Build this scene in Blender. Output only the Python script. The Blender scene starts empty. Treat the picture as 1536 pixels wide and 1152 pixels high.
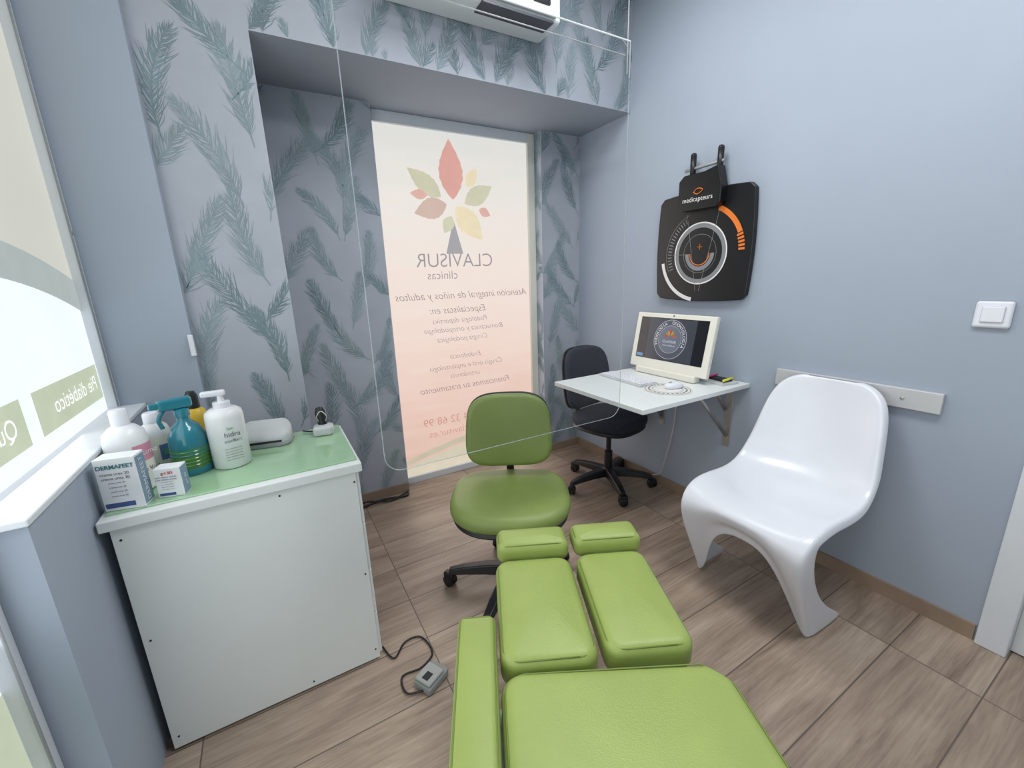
import bpy, bmesh, math, random
from mathutils import Vector, Matrix
random.seed(7)
S=bpy.context.scene
try:
    S.view_settings.view_transform='Standard'; S.view_settings.look='None'
except Exception: pass

# ---------------------------------------------------------------- helpers
def lin(c):
    return tuple(((v/255)/12.92 if v/255<=.04045 else ((v/255+.055)/1.055)**2.4) for v in c)
MATS={}
def mat(name,col,rough=.5,metal=0,var=.06,scale=12,bump=0,bscale=200,emit=0,coat=0,alpha=1,spec=.5,trans=0,basef=1):
    if name in MATS: return MATS[name]
    m=bpy.data.materials.new(name); m.use_nodes=True
    nt=m.node_tree; N=nt.nodes; b=N['Principled BSDF']
    c=lin(col)
    tc=N.new('ShaderNodeTexCoord'); nz=N.new('ShaderNodeTexNoise'); nz.inputs['Scale'].default_value=scale; nz.inputs['Detail'].default_value=4
    rp=N.new('ShaderNodeValToRGB')
    rp.color_ramp.elements[0].position=.3; rp.color_ramp.elements[1].position=.7
    rp.color_ramp.elements[0].color=(*[v*(1-var) for v in c],1); rp.color_ramp.elements[1].color=(*[min(1,v*(1+var)) for v in c],1)
    nt.links.new(tc.outputs['Object'],nz.inputs['Vector']); nt.links.new(nz.outputs['Fac'],rp.inputs['Fac'])
    if emit: 
        b.inputs['Base Color'].default_value=(*[v*.1 for v in c],1)
        nt.links.new(rp.outputs['Color'],b.inputs['Emission Color']); b.inputs['Emission Strength'].default_value=emit
    else: nt.links.new(rp.outputs['Color'],b.inputs['Base Color'])
    b.inputs['Roughness'].default_value=rough; b.inputs['Metallic'].default_value=metal
    b.inputs['Specular IOR Level'].default_value=spec
    if coat: b.inputs['Coat Weight'].default_value=coat; b.inputs['Coat Roughness'].default_value=.08
    if alpha<1: b.inputs['Alpha'].default_value=alpha
    if trans: b.inputs['Transmission Weight'].default_value=trans
    if bump:
        n2=N.new('ShaderNodeTexNoise'); n2.inputs['Scale'].default_value=bscale; n2.inputs['Detail'].default_value=3
        bp=N.new('ShaderNodeBump'); bp.inputs['Strength'].default_value=bump; bp.inputs['Distance'].default_value=.002
        nt.links.new(tc.outputs['Object'],n2.inputs['Vector']); nt.links.new(n2.outputs['Fac'],bp.inputs['Height']); nt.links.new(bp.outputs['Normal'],b.inputs['Normal'])
    MATS[name]=m; return m

def empty(name,loc=(0,0,0),rz=0):
    e=bpy.data.objects.new(name,None); S.collection.objects.link(e); e.location=loc; e.rotation_euler=(0,0,rz); e.empty_display_size=.1; return e
def obj(name,me,m=None,parent=None,loc=(0,0,0),rot=(0,0,0),smooth=False):
    o=bpy.data.objects.new(name,me); S.collection.objects.link(o)
    o.location=loc; o.rotation_euler=rot
    if m is not None and len(me.materials)==0: me.materials.append(m)
    if parent: o.parent=parent
    if smooth:
        for p in me.polygons: p.use_smooth=True
    return o
def mesh(name,vs,fs):
    me=bpy.data.meshes.new(name); me.from_pydata([tuple(v) for v in vs],[],fs); me.update()
    bm=bmesh.new(); bm.from_mesh(me); bmesh.ops.recalc_face_normals(bm,faces=bm.faces); bm.to_mesh(me); bm.free(); return me
def box(name,lo,hi,m,parent=None,bev=0,seg=2,loc=(0,0,0),rot=(0,0,0)):
    bm=bmesh.new(); bmesh.ops.create_cube(bm,size=1)
    for v in bm.verts: v.co=Vector([(lo[i]+hi[i])/2+v.co[i]*(hi[i]-lo[i]) for i in range(3)])
    if bev: bmesh.ops.bevel(bm,geom=list(bm.edges),offset=bev,segments=seg,profile=.5,affect='EDGES')
    me=bpy.data.meshes.new(name); bm.to_mesh(me); bm.free()
    return obj(name,me,m,parent,loc,rot,smooth=False)
def lathe(name,prof,m,parent=None,loc=(0,0,0),rot=(0,0,0),n=28,sx=1,sy=1,smooth=True):
    vs=[];fs=[]
    for r,z in prof:
        for i in range(n):
            a=2*math.pi*i/n; vs.append((r*math.cos(a)*sx,r*math.sin(a)*sy,z))
    for j in range(len(prof)-1):
        for i in range(n):
            k=(i+1)%n; fs.append((j*n+i,j*n+k,(j+1)*n+k,(j+1)*n+i))
    fs.append(tuple(range(n))[::-1]); fs.append(tuple((len(prof)-1)*n+i for i in range(n)))
    o=obj(name,mesh(name,vs,fs),m,parent,loc,rot,smooth)
    if smooth:
        md=o.modifiers.new('es','EDGE_SPLIT'); md.split_angle=math.radians(50)
    return o
def tube(name,pts,r,m,parent=None,n=8,smoothpts=True,loc=(0,0,0)):
    P=[Vector(p) for p in pts]
    if smoothpts and len(P)>2:
        Q=[]
        for i in range(len(P)-1):
            p0=P[max(i-1,0)];p1=P[i];p2=P[i+1];p3=P[min(i+2,len(P)-1)]
            for k in range(6):
                t=k/6; Q.append(.5*((2*p1)+(p2-p0)*t+(2*p0-5*p1+4*p2-p3)*t*t+(-p0+3*p1-3*p2+p3)*t**3))
        Q.append(P[-1]); P=Q
    vs=[];fs=[]; up=Vector((0,0,1))
    prev=None
    for i,p in enumerate(P):
        d=(P[min(i+1,len(P)-1)]-P[max(i-1,0)]).normalized()
        if prev is None:
            a=up if abs(d.z)<.9 else Vector((1,0,0)); x=d.cross(a).normalized()
        else: x=(prev-d*prev.dot(d)).normalized()
        prev=x; y=d.cross(x)
        for k in range(n):
            an=2*math.pi*k/n; vs.append(p+(x*math.cos(an)+y*math.sin(an))*r)
    for i in range(len(P)-1):
        for k in range(n):
            kk=(k+1)%n; fs.append((i*n+k,i*n+kk,(i+1)*n+kk,(i+1)*n+k))
    fs.append(tuple(range(n))); fs.append(tuple((len(P)-1)*n+k for k in range(n)))
    return obj(name,mesh(name,vs,fs),m,parent,loc,smooth=True)
def pillow(name,w,d,h,m,parent=None,loc=(0,0,0),rot=(0,0,0),e=3.0,dome=.012,fn=None,n=96,taper=0,cr=None,rr=None):
    """upholstered pad; outline superellipse (e) or rounded rectangle (cr); z from 0 to h(+dome)"""
    if rr is None: rr=min(h*.5,.03)
    def outline(inset,i):
        a=2*math.pi*i/n
        W_,D_=w/2-inset,d/2-inset
        if cr is None:
            c,sn=math.cos(a),math.sin(a)
            return math.copysign(abs(c)**(2/e),c)*W_, math.copysign(abs(sn)**(2/e),sn)*D_
        r=max(cr-inset,.002); q=i*4//n; f=(i*4%n)/n
        a=(q+f)*math.pi/2
        cx=(W_-r)*(1 if q in(0,3) else -1); cy=(D_-r)*(1 if q in(0,1) else -1)
        return cx+r*math.cos(a),cy+r*math.sin(a)
    rings=[]
    for s in (.02,.2,.4,.6,.75,.87,.95): rings.append(('s',s,h))
    K=6
    for k in range(K+1):
        a=math.pi/2*k/K; rings.append(('i',rr*(1-math.sin(a)),h-rr*(1-math.cos(a))))
    for k in range(K+1):
        a=math.pi/2*k/K; rings.append(('i',rr*(1-math.cos(a)),rr*(1-math.sin(a))))
    rings.append(('s',.5,0)); rings.append(('s',.02,0))
    vs=[];fs=[]
    for kind,s,z in rings:
        for i in range(n):
            if kind=='s':
                x,y=outline(rr,i); x*=s; y*=s
            else: x,y=outline(s,i)
            u=min(1,abs(x)/(w/2)); v=min(1,abs(y)/(d/2))
            zz=z+(dome*(1-u**2.5)*(1-v**2.5) if z>h*.5 else 0)
            if taper: x*=1+taper*(y/(d/2))
            p=Vector((x,y,zz))
            if fn: p=fn(p)
            vs.append(p)
    for j in range(len(rings)-1):
        for i in range(n):
            k=(i+1)%n; fs.append((j*n+i,j*n+k,(j+1)*n+k,(j+1)*n+i))
    fs.append(tuple(range(n))); fs.append(tuple((len(rings)-1)*n+i for i in range(n)))
    me=mesh(name,vs,fs)
    return obj(name,me,m,parent,loc,rot,smooth=True)
def flat(name,pts,m,parent=None,loc=(0,0,0),rot=(0,0,0)):
    me=bpy.data.meshes.new(name); me.from_pydata([tuple(p) for p in pts],[],[tuple(range(len(pts)))]); me.update()
    return obj(name,me,m,parent,loc,rot)
def text(name,s,size,m,parent,loc,rot,align='CENTER',ext=0,shear=0,bold=0):
    cu=bpy.data.curves.new(name,'FONT'); cu.body=s; cu.size=size; cu.align_x=align; cu.align_y='CENTER'; cu.extrude=ext; cu.shear=shear; cu.offset=bold
    cu.materials.append(m)
    o=bpy.data.objects.new(name,cu); S.collection.objects.link(o); o.location=loc; o.rotation_euler=rot; o.parent=parent; return o

XR=2.08; YF=2.10; YB=2.58; YW=2.68; ZS=2.295; ZC=2.9; XL=-.27

# ---------------------------------------------------------------- materials
m_wall=mat('wall_paint_bluegrey',(160,171,186),.75,var=.02,scale=3,bump=.05,bscale=120)
m_paper=mat('wallpaper_base',(170,176,187),.8,var=.05,scale=6)
m_fe1=mat('feather_teal',(120,141,148),.8,var=.2,scale=7)
m_fe2=mat('feather_grey',(138,156,163),.8,var=.14,scale=7)
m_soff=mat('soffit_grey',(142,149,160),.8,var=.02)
m_ceil=mat('ceiling_white',(218,220,223),.9,var=.01)
m_white=mat('white_laminate',(224,229,229),.35,var=.01)
m_wplast=mat('white_plastic',(224,227,235),.25,var=.01,coat=.15)
m_green=mat('green_vinyl',(149,166,88),.40,var=.05,scale=9,bump=.25,bscale=350)
m_green2=mat('green_upholstery_stool',(126,144,76),.46,var=.05,scale=9,bump=.2,bscale=350)
m_seam=mat('seam_green',(112,130,60),.5)
m_black=mat('black_plastic',(24,25,28),.4,var=.1)
m_fabric=mat('dark_fabric',(38,42,56),.9,var=.15,scale=60,bump=.4,bscale=500)
m_metal=mat('brushed_metal',(190,190,188),.35,metal=.85,var=.05)
m_steel=mat('satin_aluminium',(205,206,208),.4,metal=.3,var=.03)
m_base=mat('skirting_tile',(150,130,112),.5,var=.12,scale=8)
m_grey=mat('grey_plastic',(150,154,158),.45)
m_lgrey=mat('light_grey_plastic',(196,200,202),.4)
m_cream=mat('cream_plastic',(228,227,216),.35,var=.01)
m_org=mat('orange_print',(226,120,40),.5)
m_wprint=mat('white_print',(225,225,225),.5)
m_gprint=mat('grey_print',(130,132,136),.5)
m_alu=mat('white_frame',(218,223,229),.4,var=.01)

def floor_mat():
    m=bpy.data.materials.new('wood_look_tiles'); m.use_nodes=True; nt=m.node_tree; N=nt.nodes; L=nt.links; b=N['Principled BSDF']
    tc=N.new('ShaderNodeTexCoord'); mp=N.new('ShaderNodeMapping'); mp.inputs['Location'].default_value=(.13,.05,0)
    br=N.new('ShaderNodeTexBrick'); br.offset=.33; br.offset_frequency=1; br.inputs['Scale'].default_value=1
    br.inputs['Brick Width'].default_value=.72; br.inputs['Row Height'].default_value=.235; br.inputs['Mortar Size'].default_value=.0022; br.inputs['Mortar Smooth'].default_value=.1
    br.inputs['Color1'].default_value=(0,0,0,1); br.inputs['Color2'].default_value=(1,1,1,1); br.inputs['Mortar'].default_value=(.5,.5,.5,1); br.inputs['Bias'].default_value=0
    L.new(tc.outputs['Object'],mp.inputs['Vector']); L.new(mp.outputs['Vector'],br.inputs['Vector'])
    addv=N.new('ShaderNodeVectorMath'); addv.operation='MULTIPLY_ADD'; addv.inputs[1].default_value=(7,5,3)
    L.new(br.outputs['Color'],addv.inputs[0]); L.new(mp.outputs['Vector'],addv.inputs[2])
    def noise(sc,scale,det,dist):
        mm=N.new('ShaderNodeMapping'); mm.inputs['Scale'].default_value=sc; L.new(addv.outputs[0],mm.inputs['Vector'])
        nz=N.new('ShaderNodeTexNoise'); nz.inputs['Scale'].default_value=scale; nz.inputs['Detail'].default_value=det; nz.inputs['Roughness'].default_value=.6; nz.inputs['Distortion'].default_value=dist
        L.new(mm.outputs['Vector'],nz.inputs['Vector']); return nz
    n1=noise((1.2,8,1),1.2,6,.9); n2=noise((2.5,60,1),2,5,.3)
    mxn=N.new('ShaderNodeMath'); mxn.operation='MULTIPLY_ADD'; mxn.inputs[1].default_value=.35
    L.new(n2.outputs['Fac'],mxn.inputs[0])
    ml=N.new('ShaderNodeMath'); ml.operation='MULTIPLY'; ml.inputs[1].default_value=.65; L.new(n1.outputs['Fac'],ml.inputs[0]); L.new(ml.outputs[0],mxn.inputs[2])
    rp=N.new('ShaderNodeValToRGB'); e=rp.color_ramp.elements
    e[0].position=.33; e[0].color=(*lin((122,105,92)),1); e[1].position=.67; e[1].color=(*lin((190,173,156)),1)
    x=rp.color_ramp.elements.new(.5); x.color=(*lin((163,145,129)),1)
    L.new(mxn.outputs[0],rp.inputs['Fac'])
    hs=N.new('ShaderNodeMix'); hs.data_type='RGBA'; hs.blend_type='MULTIPLY'; hs.inputs['Factor'].default_value=.55
    r2=N.new('ShaderNodeValToRGB'); r2.color_ramp.elements[0].color=(.62,.60,.59,1); r2.color_ramp.elements[1].color=(1,1,1,1)
    L.new(br.outputs['Color'],r2.inputs['Fac']); L.new(rp.outputs['Color'],hs.inputs['A']); L.new(r2.outputs['Color'],hs.inputs['B'])
    mx=N.new('ShaderNodeMix'); mx.data_type='RGBA'; mx.inputs['B'].default_value=(*lin((100,88,80)),1)
    L.new(br.outputs['Fac'],mx.inputs['Factor']); L.new(hs.outputs['Result'],mx.inputs['A']); L.new(mx.outputs['Result'],b.inputs['Base Color'])
    b.inputs['Roughness'].default_value=.36
    bp=N.new('ShaderNodeBump'); bp.inputs['Strength'].default_value=.3; bp.inputs['Distance'].default_value=.003
    sb=N.new('ShaderNodeMath'); sb.operation='SUBTRACT'; L.new(mxn.outputs[0],sb.inputs[0]); L.new(br.outputs['Fac'],sb.inputs[1]); L.new(sb.outputs[0],bp.inputs['Height']); L.new(bp.outputs['Normal'],b.inputs['Normal'])
    return m
m_floor=floor_mat()

# ---------------------------------------------------------------- room shell
box('floor',(-.62,-1.8,-.05),(2.2,2.8,0),m_floor)
box('ceiling',(-.9,-1.9,ZC),(2.2,2.8,ZC+.05),m_ceil)
box('wall_right',(XR,.27,0),(XR+.1,2.8,ZC),m_wall)
box('wall_right_end',(XR,-1.8,0),(XR+.1,-.75,ZC),m_wall)
box('wall_right_lintel',(XR,-.75,2.1),(XR+.1,.27,ZC),m_wall)
box('wall_rear',(-.9,-1.9,0),(2.2,-1.8,ZC),m_wall)

def feathers(rect,n_u,n_v,seed,Lr=(.32,.46)):
    """2-D feather sprigs clipped to rect (u0,v0,u1,v1) -> list of (quad, mat, height)"""
    rnd=random.Random(seed); u0,v0,u1,v1=rect; Q=[]
    def inside(p): return u0+.002<p[0]<u1-.002 and v0+.002<p[1]<v1-.002
    du=(u1-u0)/n_u; dv=(v1-v0)/n_v
    for j in range(-1,n_v+1):
        for i in range(-1,n_u+1):
            cx=u0+(i+.5+(.5 if j%2 else 0)+rnd.uniform(-.2,.2))*du; cy=v0+(j+.5+rnd.uniform(-.2,.2))*dv
            L=rnd.uniform(*Lr); lean=(1 if (i+j)%2 else -1)*rnd.uniform(.1,.7)
            ang=math.pi/2+lean
            curv=rnd.uniform(-1.0,1.0); mi=1 if rnd.random()<.5 else 2
            n=40; p=[cx-math.cos(ang)*L/2,cy-math.sin(ang)*L/2]; a=ang-curv/2
            for k in range(n):
                t=k/(n-1); st=L/n; a2=a+curv*t
                q=[p[0]+math.cos(a2)*st,p[1]+math.sin(a2)*st]
                nx,ny=-math.sin(a2),math.cos(a2); w=.0018*(1-t)+.0006
                if inside(p) and inside(q): Q.append(([(p[0]-nx*w,p[1]-ny*w),(p[0]+nx*w,p[1]+ny*w),(q[0]+nx*w*.9,q[1]+ny*w*.9),(q[0]-nx*w*.9,q[1]-ny*w*.9)],mi,.00100))
                if k>3:
                    bl=L*.23*math.sin(math.pi*min(1,(t*.90+.12)))**.6
                    for sgn in (1,-1):
                        for sub in (0,.5):
                            if rnd.random()<.08: continue
                            ba=a2+sgn*(.60+rnd.uniform(-.18,.18)); b0=(p[0]+(q[0]-p[0])*sub,p[1]+(q[1]-p[1])*sub)
                            l2=bl*rnd.uniform(.6,1.2)
                            m1=(b0[0]+math.cos(ba)*l2*.5,b0[1]+math.sin(ba)*l2*.5); ba2=ba-sgn*rnd.uniform(.1,.4)
                            e=(m1[0]+math.cos(ba2)*l2*.5,m1[1]+math.sin(ba2)*l2*.5)
                            ww=rnd.uniform(.0010,.0017)
                            wx,wy=-math.sin(ba)*ww,math.cos(ba)*ww
                            hgt=rnd.uniform(.0003,.00095)
                            if inside(b0) and inside(m1):
                                Q.append(([(b0[0]-wx*.8,b0[1]-wy*.8),(b0[0]+wx*.8,b0[1]+wy*.8),(m1[0]+wx,m1[1]+wy),(m1[0]-wx,m1[1]-wy)],mi,hgt))
                                if inside(e): Q.append(([(m1[0]-wx,m1[1]-wy),(m1[0]+wx,m1[1]+wy),(e[0]+wx*.15,e[1]+wy*.15),(e[0]-wx*.15,e[1]-wy*.15)],mi,hgt))
                p=q
    return Q
def paper_wall(name,boxes,panels,other=None):
    vs=[];fs=[];mi=[]
    for lo,hi in boxes:
        b=len(vs)
        for x in (lo[0],hi[0]):
            for y in (lo[1],hi[1]):
                for z in (lo[2],hi[2]): vs.append((x,y,z))
        for f in ((0,1,3,2),(4,6,7,5),(0,4,5,1),(2,3,7,6),(0,2,6,4),(1,5,7,3)):
            fs.append(tuple(b+i for i in f)); 
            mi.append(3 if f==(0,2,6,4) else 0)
    for rect,nu,nv,sd,mp in panels:
        for q,m,o in feathers(rect,nu,nv,sd):
            b=len(vs)
            for p in q: vs.append(mp(p[0],p[1],o))
            fs.append((b,b+1,b+2,b+3)); mi.append(m)
    me=bpy.data.meshes.new(name); me.from_pydata(vs,[],fs)
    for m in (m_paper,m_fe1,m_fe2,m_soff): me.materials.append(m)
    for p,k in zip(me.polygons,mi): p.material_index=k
    me.update(); return obj(name,me)
paper_wall('wall_front_pilaster',[((XL,YF,0),(.10,2.8,ZC))],[((XL,0,.10,ZC),2,12,21,lambda u,v,o:(u,YF-o,v)),((YF,0,YB,ZS),2,8,12,lambda u,v,o:(.10+o,u,v))])
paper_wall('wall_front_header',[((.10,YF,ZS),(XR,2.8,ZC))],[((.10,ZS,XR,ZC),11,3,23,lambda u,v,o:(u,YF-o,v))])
paper_wall('wall_back',[((.10,YB,0),(.645,2.8,ZS)),((1.75,YB,0),(XR,2.8,ZS))],
   [((.10,0,.645,ZS),3,10,25,lambda u,v,o:(u,YB-o,v)),((1.75,0,XR,ZS),2,10,26,lambda u,v,o:(u,YB-o,v)),((YB,0,YW,ZS),1,10,27,lambda u,v,o:(1.75-o,u,v))])
box('wall_left_pillar',(-.75,2.06,0),(XL,2.8,ZC),m_wall)
box('wall_left_parapet',(-.60,1.10,0),(-.462,2.06,.92),m_wall)
box('trim_1',(-.60,1.09,.92),(-.455,2.06,.935),m_alu,bev=.003)

box('baseboard_right',(XR-.012,.275,0),(XR,YB,.062),m_base)
box('baseboard_back',(.10,YB-.012,0),(.645,YB,.062),m_base)
box('baseboard_back_right',(1.75,YB-.012,0),(XR-.012,YB,.062),m_base)
box('baseboard_front',(XL,YF-.012,0),(.112,YF,.062),m_base)
d=empty('door_1')
box('door_leaf',(XR+.03,-.69,0.005),(XR+.07,.19,2.05),m_white,d,bev=.003)
box('jamb',(XR-.025,.19,0),(XR+.09,.268,2.12),m_alu,d,bev=.004)
box('jamb_far',(XR-.025,-.768,0),(XR+.09,-.69,2.12),m_alu,d,bev=.004)
box('jamb_top',(XR-.025,-.69,2.05),(XR+.09,.19,2.12),m_alu,d,bev=.004)
lathe('knob',[(.01,0),(.01,.03),(.025,.035),(.028,.05),(.02,.065),(.001,.068)],m_metal,d,loc=(XR+.03,-.6,1.0),rot=(0,-math.pi/2,0))

# ---------------------------------------------------------------- street window (film)
def film_mat(name,stops,strength,axis='Z',lo=0,hi=1):
    m=bpy.data.materials.new(name); m.use_nodes=True; nt=m.node_tree; N=nt.nodes; L=nt.links; b=N['Principled BSDF']
    tc=N.new('ShaderNodeTexCoord'); sp=N.new('ShaderNodeSeparateXYZ'); mr=N.new('ShaderNodeMapRange')
    mr.inputs['From Min'].default_value=lo; mr.inputs['From Max'].default_value=hi
    nz=N.new('ShaderNodeTexNoise'); nz.inputs['Scale'].default_value=2.2; nz.inputs['Detail'].default_value=3
    mp=N.new('ShaderNodeMapping'); mp.inputs['Scale'].default_value=(1,1,6)
    L.new(tc.outputs['Object'],mp.inputs['Vector']); L.new(mp.outputs['Vector'],nz.inputs['Vector'])
    ad=N.new('ShaderNodeMath'); ad.operation='MULTIPLY_ADD'; ad.inputs[1].default_value=.3
    L.new(tc.outputs['Object'],sp.inputs[0]); L.new(sp.outputs[axis],mr.inputs['Value']); L.new(nz.outputs['Fac'],ad.inputs[0]); L.new(mr.outputs['Result'],ad.inputs[2])
    sb=N.new('ShaderNodeMath'); sb.operation='SUBTRACT'; sb.inputs[1].default_value=.15; L.new(ad.outputs[0],sb.inputs[0])
    rp=N.new('ShaderNodeValToRGB'); e=rp.color_ramp.elements
    e[0].position=stops[0][0]; e[0].color=(*lin(stops[0][1]),1); e[1].position=stops[-1][0]; e[1].color=(*lin(stops[-1][1]),1)
    for p,c in stops[1:-1]: q=rp.color_ramp.elements.new(p); q.color=(*lin(c),1)
    L.new(sb.outputs[0],rp.inputs['Fac']); L.new(rp.outputs['Color'],b.inputs['Emission Color'])
    b.inputs['Base Color'].default_value=(.08,.075,.07,1)
    b.inputs['Emission Strength'].default_value=strength; b.inputs['Roughness'].default_value=.5
    return m
w=empty('window_1')
mf=film_mat('window_film_peach',[(0,(228,190,174)),(.2,(240,206,190)),(.42,(247,222,209)),(.62,(246,230,219)),(.8,(240,233,224)),(1,(230,229,223))],.98,'Z',.04,2.25)
flat('glass_film',[(.66,YW,.04),(1.70,YW,.04),(1.70,YW,2.25),(.66,YW,2.25)],mf,w)
box('frame_left',(.645,YW-.02,0),(.668,YW+.02,2.295),m_alu,w,bev=.003)
box('frame_right',(1.695,YW-.02,0),(1.75,YW+.02,2.295),m_cream,w,bev=.003)
box('frame_top',(.668,YW-.02,2.235),(1.695,YW+.02,2.295),m_alu,w,bev=.003)
box('frame_bottom',(.668,YW-.02,0),(1.695,YW+.02,.045),m_alu,w,bev=.003)
box('outer_pane',(.64,YW+.03,0),(1.76,YW+.04,2.3),m_alu,w)
def pm(n,c,e=.92): return mat('winprint_'+n,c,.6,var=.04,scale=14,emit=e)
c_red=pm('red',(230,172,160));c_ol=pm('olive',(214,210,182));c_yel=pm('yellow',(244,228,192));c_pk=pm('pink',(230,184,170));c_br=pm('brown',(216,188,174));c_gn=pm('green',(216,216,186));c_tx=pm('text',(168,154,158));c_tr=pm('trunk',(172,170,174))
YD=YW-.003
LK=[0]
def leaf(name,x,z,ang,L,W,m):
    pts=[];n=14
    for k in range(n+1):
        t=k/n; pts.append((t*L, W/2*math.sin(math.pi*t**.85)*(1+.08*(k%2))))
    for k in range(n-1,0,-1):
        t=k/n; pts.append((t*L,-W/2*math.sin(math.pi*t**.85)*(1+.08*(k%2))))
    c,s=math.cos(ang),math.sin(ang); LK[0]+=1; yy=YD-.0003*LK[0]
    flat(name,[(x+p*c-q*s,yy,z+p*s+q*c) for p,q in pts],m,w)
D=math.radians
leaf('leaf_1',1.135,1.85,D(91),.35,.155,c_red)
leaf('leaf_2',1.055,1.86,D(143),.255,.11,c_ol)
leaf('leaf_3',1.215,1.83,D(30),.235,.11,c_ol)
leaf('leaf_4',1.09,1.82,D(196),.225,.12,c_br)
leaf('leaf_5',1.15,1.81,D(-48),.27,.145,c_yel)
leaf('leaf_6',1.12,1.75,D(240),.12,.075,c_gn)
leaf('leaf_7',.965,1.865,D(176),.11,.055,c_pk)
leaf('leaf_8',1.235,1.93,D(58),.14,.075,c_yel)
leaf('leaf_9',1.315,1.80,D(-24),.09,.055,c_pk)
flat('trunk',[(1.065,YD,1.52),(1.185,YD,1.52),(1.13,YD,1.73)],c_tr,w)
RW=(math.pi/2,0,math.pi)
text('t1','CLAVISUR',.122,c_tx,w,(1.13,YD,1.475),RW,bold=-.001)
text('t2','clínicas',.075,c_tx,w,(1.03,YD,1.385),RW,bold=-.0006)
for i,(s,z,sz,x) in enumerate([('Atención integral de niños y adultos',1.255,.066,1.19),('Especialistas en:',1.16,.064,1.13),('Podología deportiva',1.09,.05,1.14),('Biomecánica y ortopodología',1.03,.05,1.17),('Cirugía podológica',.965,.05,1.15),('Endodoncia',.845,.05,1.16),('Cirugía oral e implantología',.775,.05,1.17),('ortodoncia',.71,.05,1.15),('Financiamos su tratamiento',.63,.062,1.16)]):
    text('line_%d'%i,s,sz*1.0,pm('text_fine',(150,134,138)),w,(x,YD,z),RW,shear=.3,bold=-.0008)
c_t2=pm('text_red',(214,152,140))
text('tel','954 32 68 99',.078,c_t2,w,(1.02,YD,.40),RW,bold=-.001); text('web','www.clavisur.es',.072,c_t2,w,(1.08,YD,.315),RW,bold=-.001)
def curveband(name,f0,f1,m,y):
    xs=[.668+(1.695-.668)*k/24 for k in range(25)]
    flat(name,[(x,y,max(.046,f1(x))) for x in xs]+[(x,y,max(.045,f0(x))) for x in reversed(xs)],m,w)
curveband('hill_1',lambda x:.045,lambda x:.10+.12*math.sin((x-.62)*2.0),pm('hill',(222,212,190)),YD)
curveband('hill_line',lambda x:.115+.12*math.sin((x-.62)*2.0),lambda x:.15+.13*math.sin((x-.62)*2.0),pm('hillgreen',(210,200,176)),YD)

# ---------------------------------------------------------------- left glazed front
g=empty('window_2'); XG=-.56
m_fb=mat('film_beige',(202,203,194),.5,var=.04,scale=2,emit=.97)
m_fw=mat('film_white',(228,236,241),.5,var=.04,scale=2,emit=1.1)
m_fg=mat('film_arc_grey',(168,178,176),.5,var=.03,emit=.95)
m_fo=mat('film_sage_square',(190,199,174),.5,var=.05,emit=.95)
m_ft=mat('film_text_white',(238,242,240),.5,var=.01,emit=1.1)
m_ftg=mat('film_text_grey',(182,189,182),.5,emit=1)
flat('film',[(XG,-1.7,0),(XG,2.06,0),(XG,2.06,ZC),(XG,-1.7,ZC)],m_fw,g)
def fl(name,pts,m,dx): flat(name,[(XG+dx,y,z) for y,z in pts],m,g)
ys=[-.6+2.66*k/40 for k in range(41)]
arc=lambda y,r:-.9+math.sqrt(max(.01,r*r-(y-1.3)**2))
fl('upper_beige',[(y,arc(y,2.40)) for y in ys]+[(2.06,ZC-.01),(-.6,ZC-.01)],m_fb,.002)
fl('arc_band',[(y,arc(y,2.41)) for y in ys]+[(y,arc(y,2.31)) for y in reversed(ys)],m_fg,.003)
RL=(math.pi/2,0,-math.pi/2)
for i,(y0,y1,s) in enumerate([(1.53,2.02,'Pie diabético'),(.98,1.465,'Quiropodia'),(.43,.92,'Uñas')]):
    fl('square_%d'%i,[(y0,.985),(y1,.985),(y1,1.105),(y0,1.105)],m_fo,.002)
    text('lbl_%d'%i,s,.068,m_ft,g,(XG+.005,(y0+y1)/2+.03,1.045),RL)
fl('band_low',[(-.2,.10),(1.07,.36),(1.07,.60),(-.2,.34)],m_fo,.002)
for i,(s,z) in enumerate([('Plantillas',.72),('a medida',.62),('huella',.50),('pie plano',.39),('de plantar',.27)]):
    text('low_%d'%i,s,.11,m_ft if i in(2,3) else m_ftg,g,(XG+.005,.82,z),RL)
box('jamb_upper',(XG-.01,2.035,.93),(XG+.03,2.06,ZC),m_alu,g,bev=.003)
box('mullion_low',(XG,1.07,0),(XG+.03,1.10,.93),m_alu,g,bev=.003)
box('bottom_rail',(XG,-1.7,0),(XG+.03,1.07,.04),m_alu,g,bev=.003)
tube('glazing_gasket',[(XG+.031,1.068,.04),(XG+.031,1.068,.93)],.003,m_grey,g,smoothpts=False)
tube('glazing_gasket_up',[(XG+.031,2.034,.94),(XG+.031,2.034,ZC)],.003,m_grey,g,smoothpts=False)
lathe('fixing_screw',[(.007,0),(.006,.003),(.001,.004)],m_grey,g,loc=(XG+.03,2.048,1.55),rot=(0,math.pi/2,0),n=12)
box('glass_backing',(XG-.03,-1.7,0),(XG-.02,2.06,ZC),m_alu,g)

# ---------------------------------------------------------------- AC unit
a=empty('air_conditioner')
box('body',(.60,1.90,2.51),(1.42,YF-.002,2.79),m_white,a,bev=.02,seg=4)
box('louver',(1.00,1.895,2.503),(1.37,1.985,2.515),mat('ac_slot_dark',(60,64,72),.5),a,bev=.002)
box('flap',(.64,1.885,2.525),(1.38,1.90,2.56),m_lgrey,a,bev=.003)
box('display',(1.26,1.888,2.57),(1.35,1.899,2.595),m_black,a,bev=.002)

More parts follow.
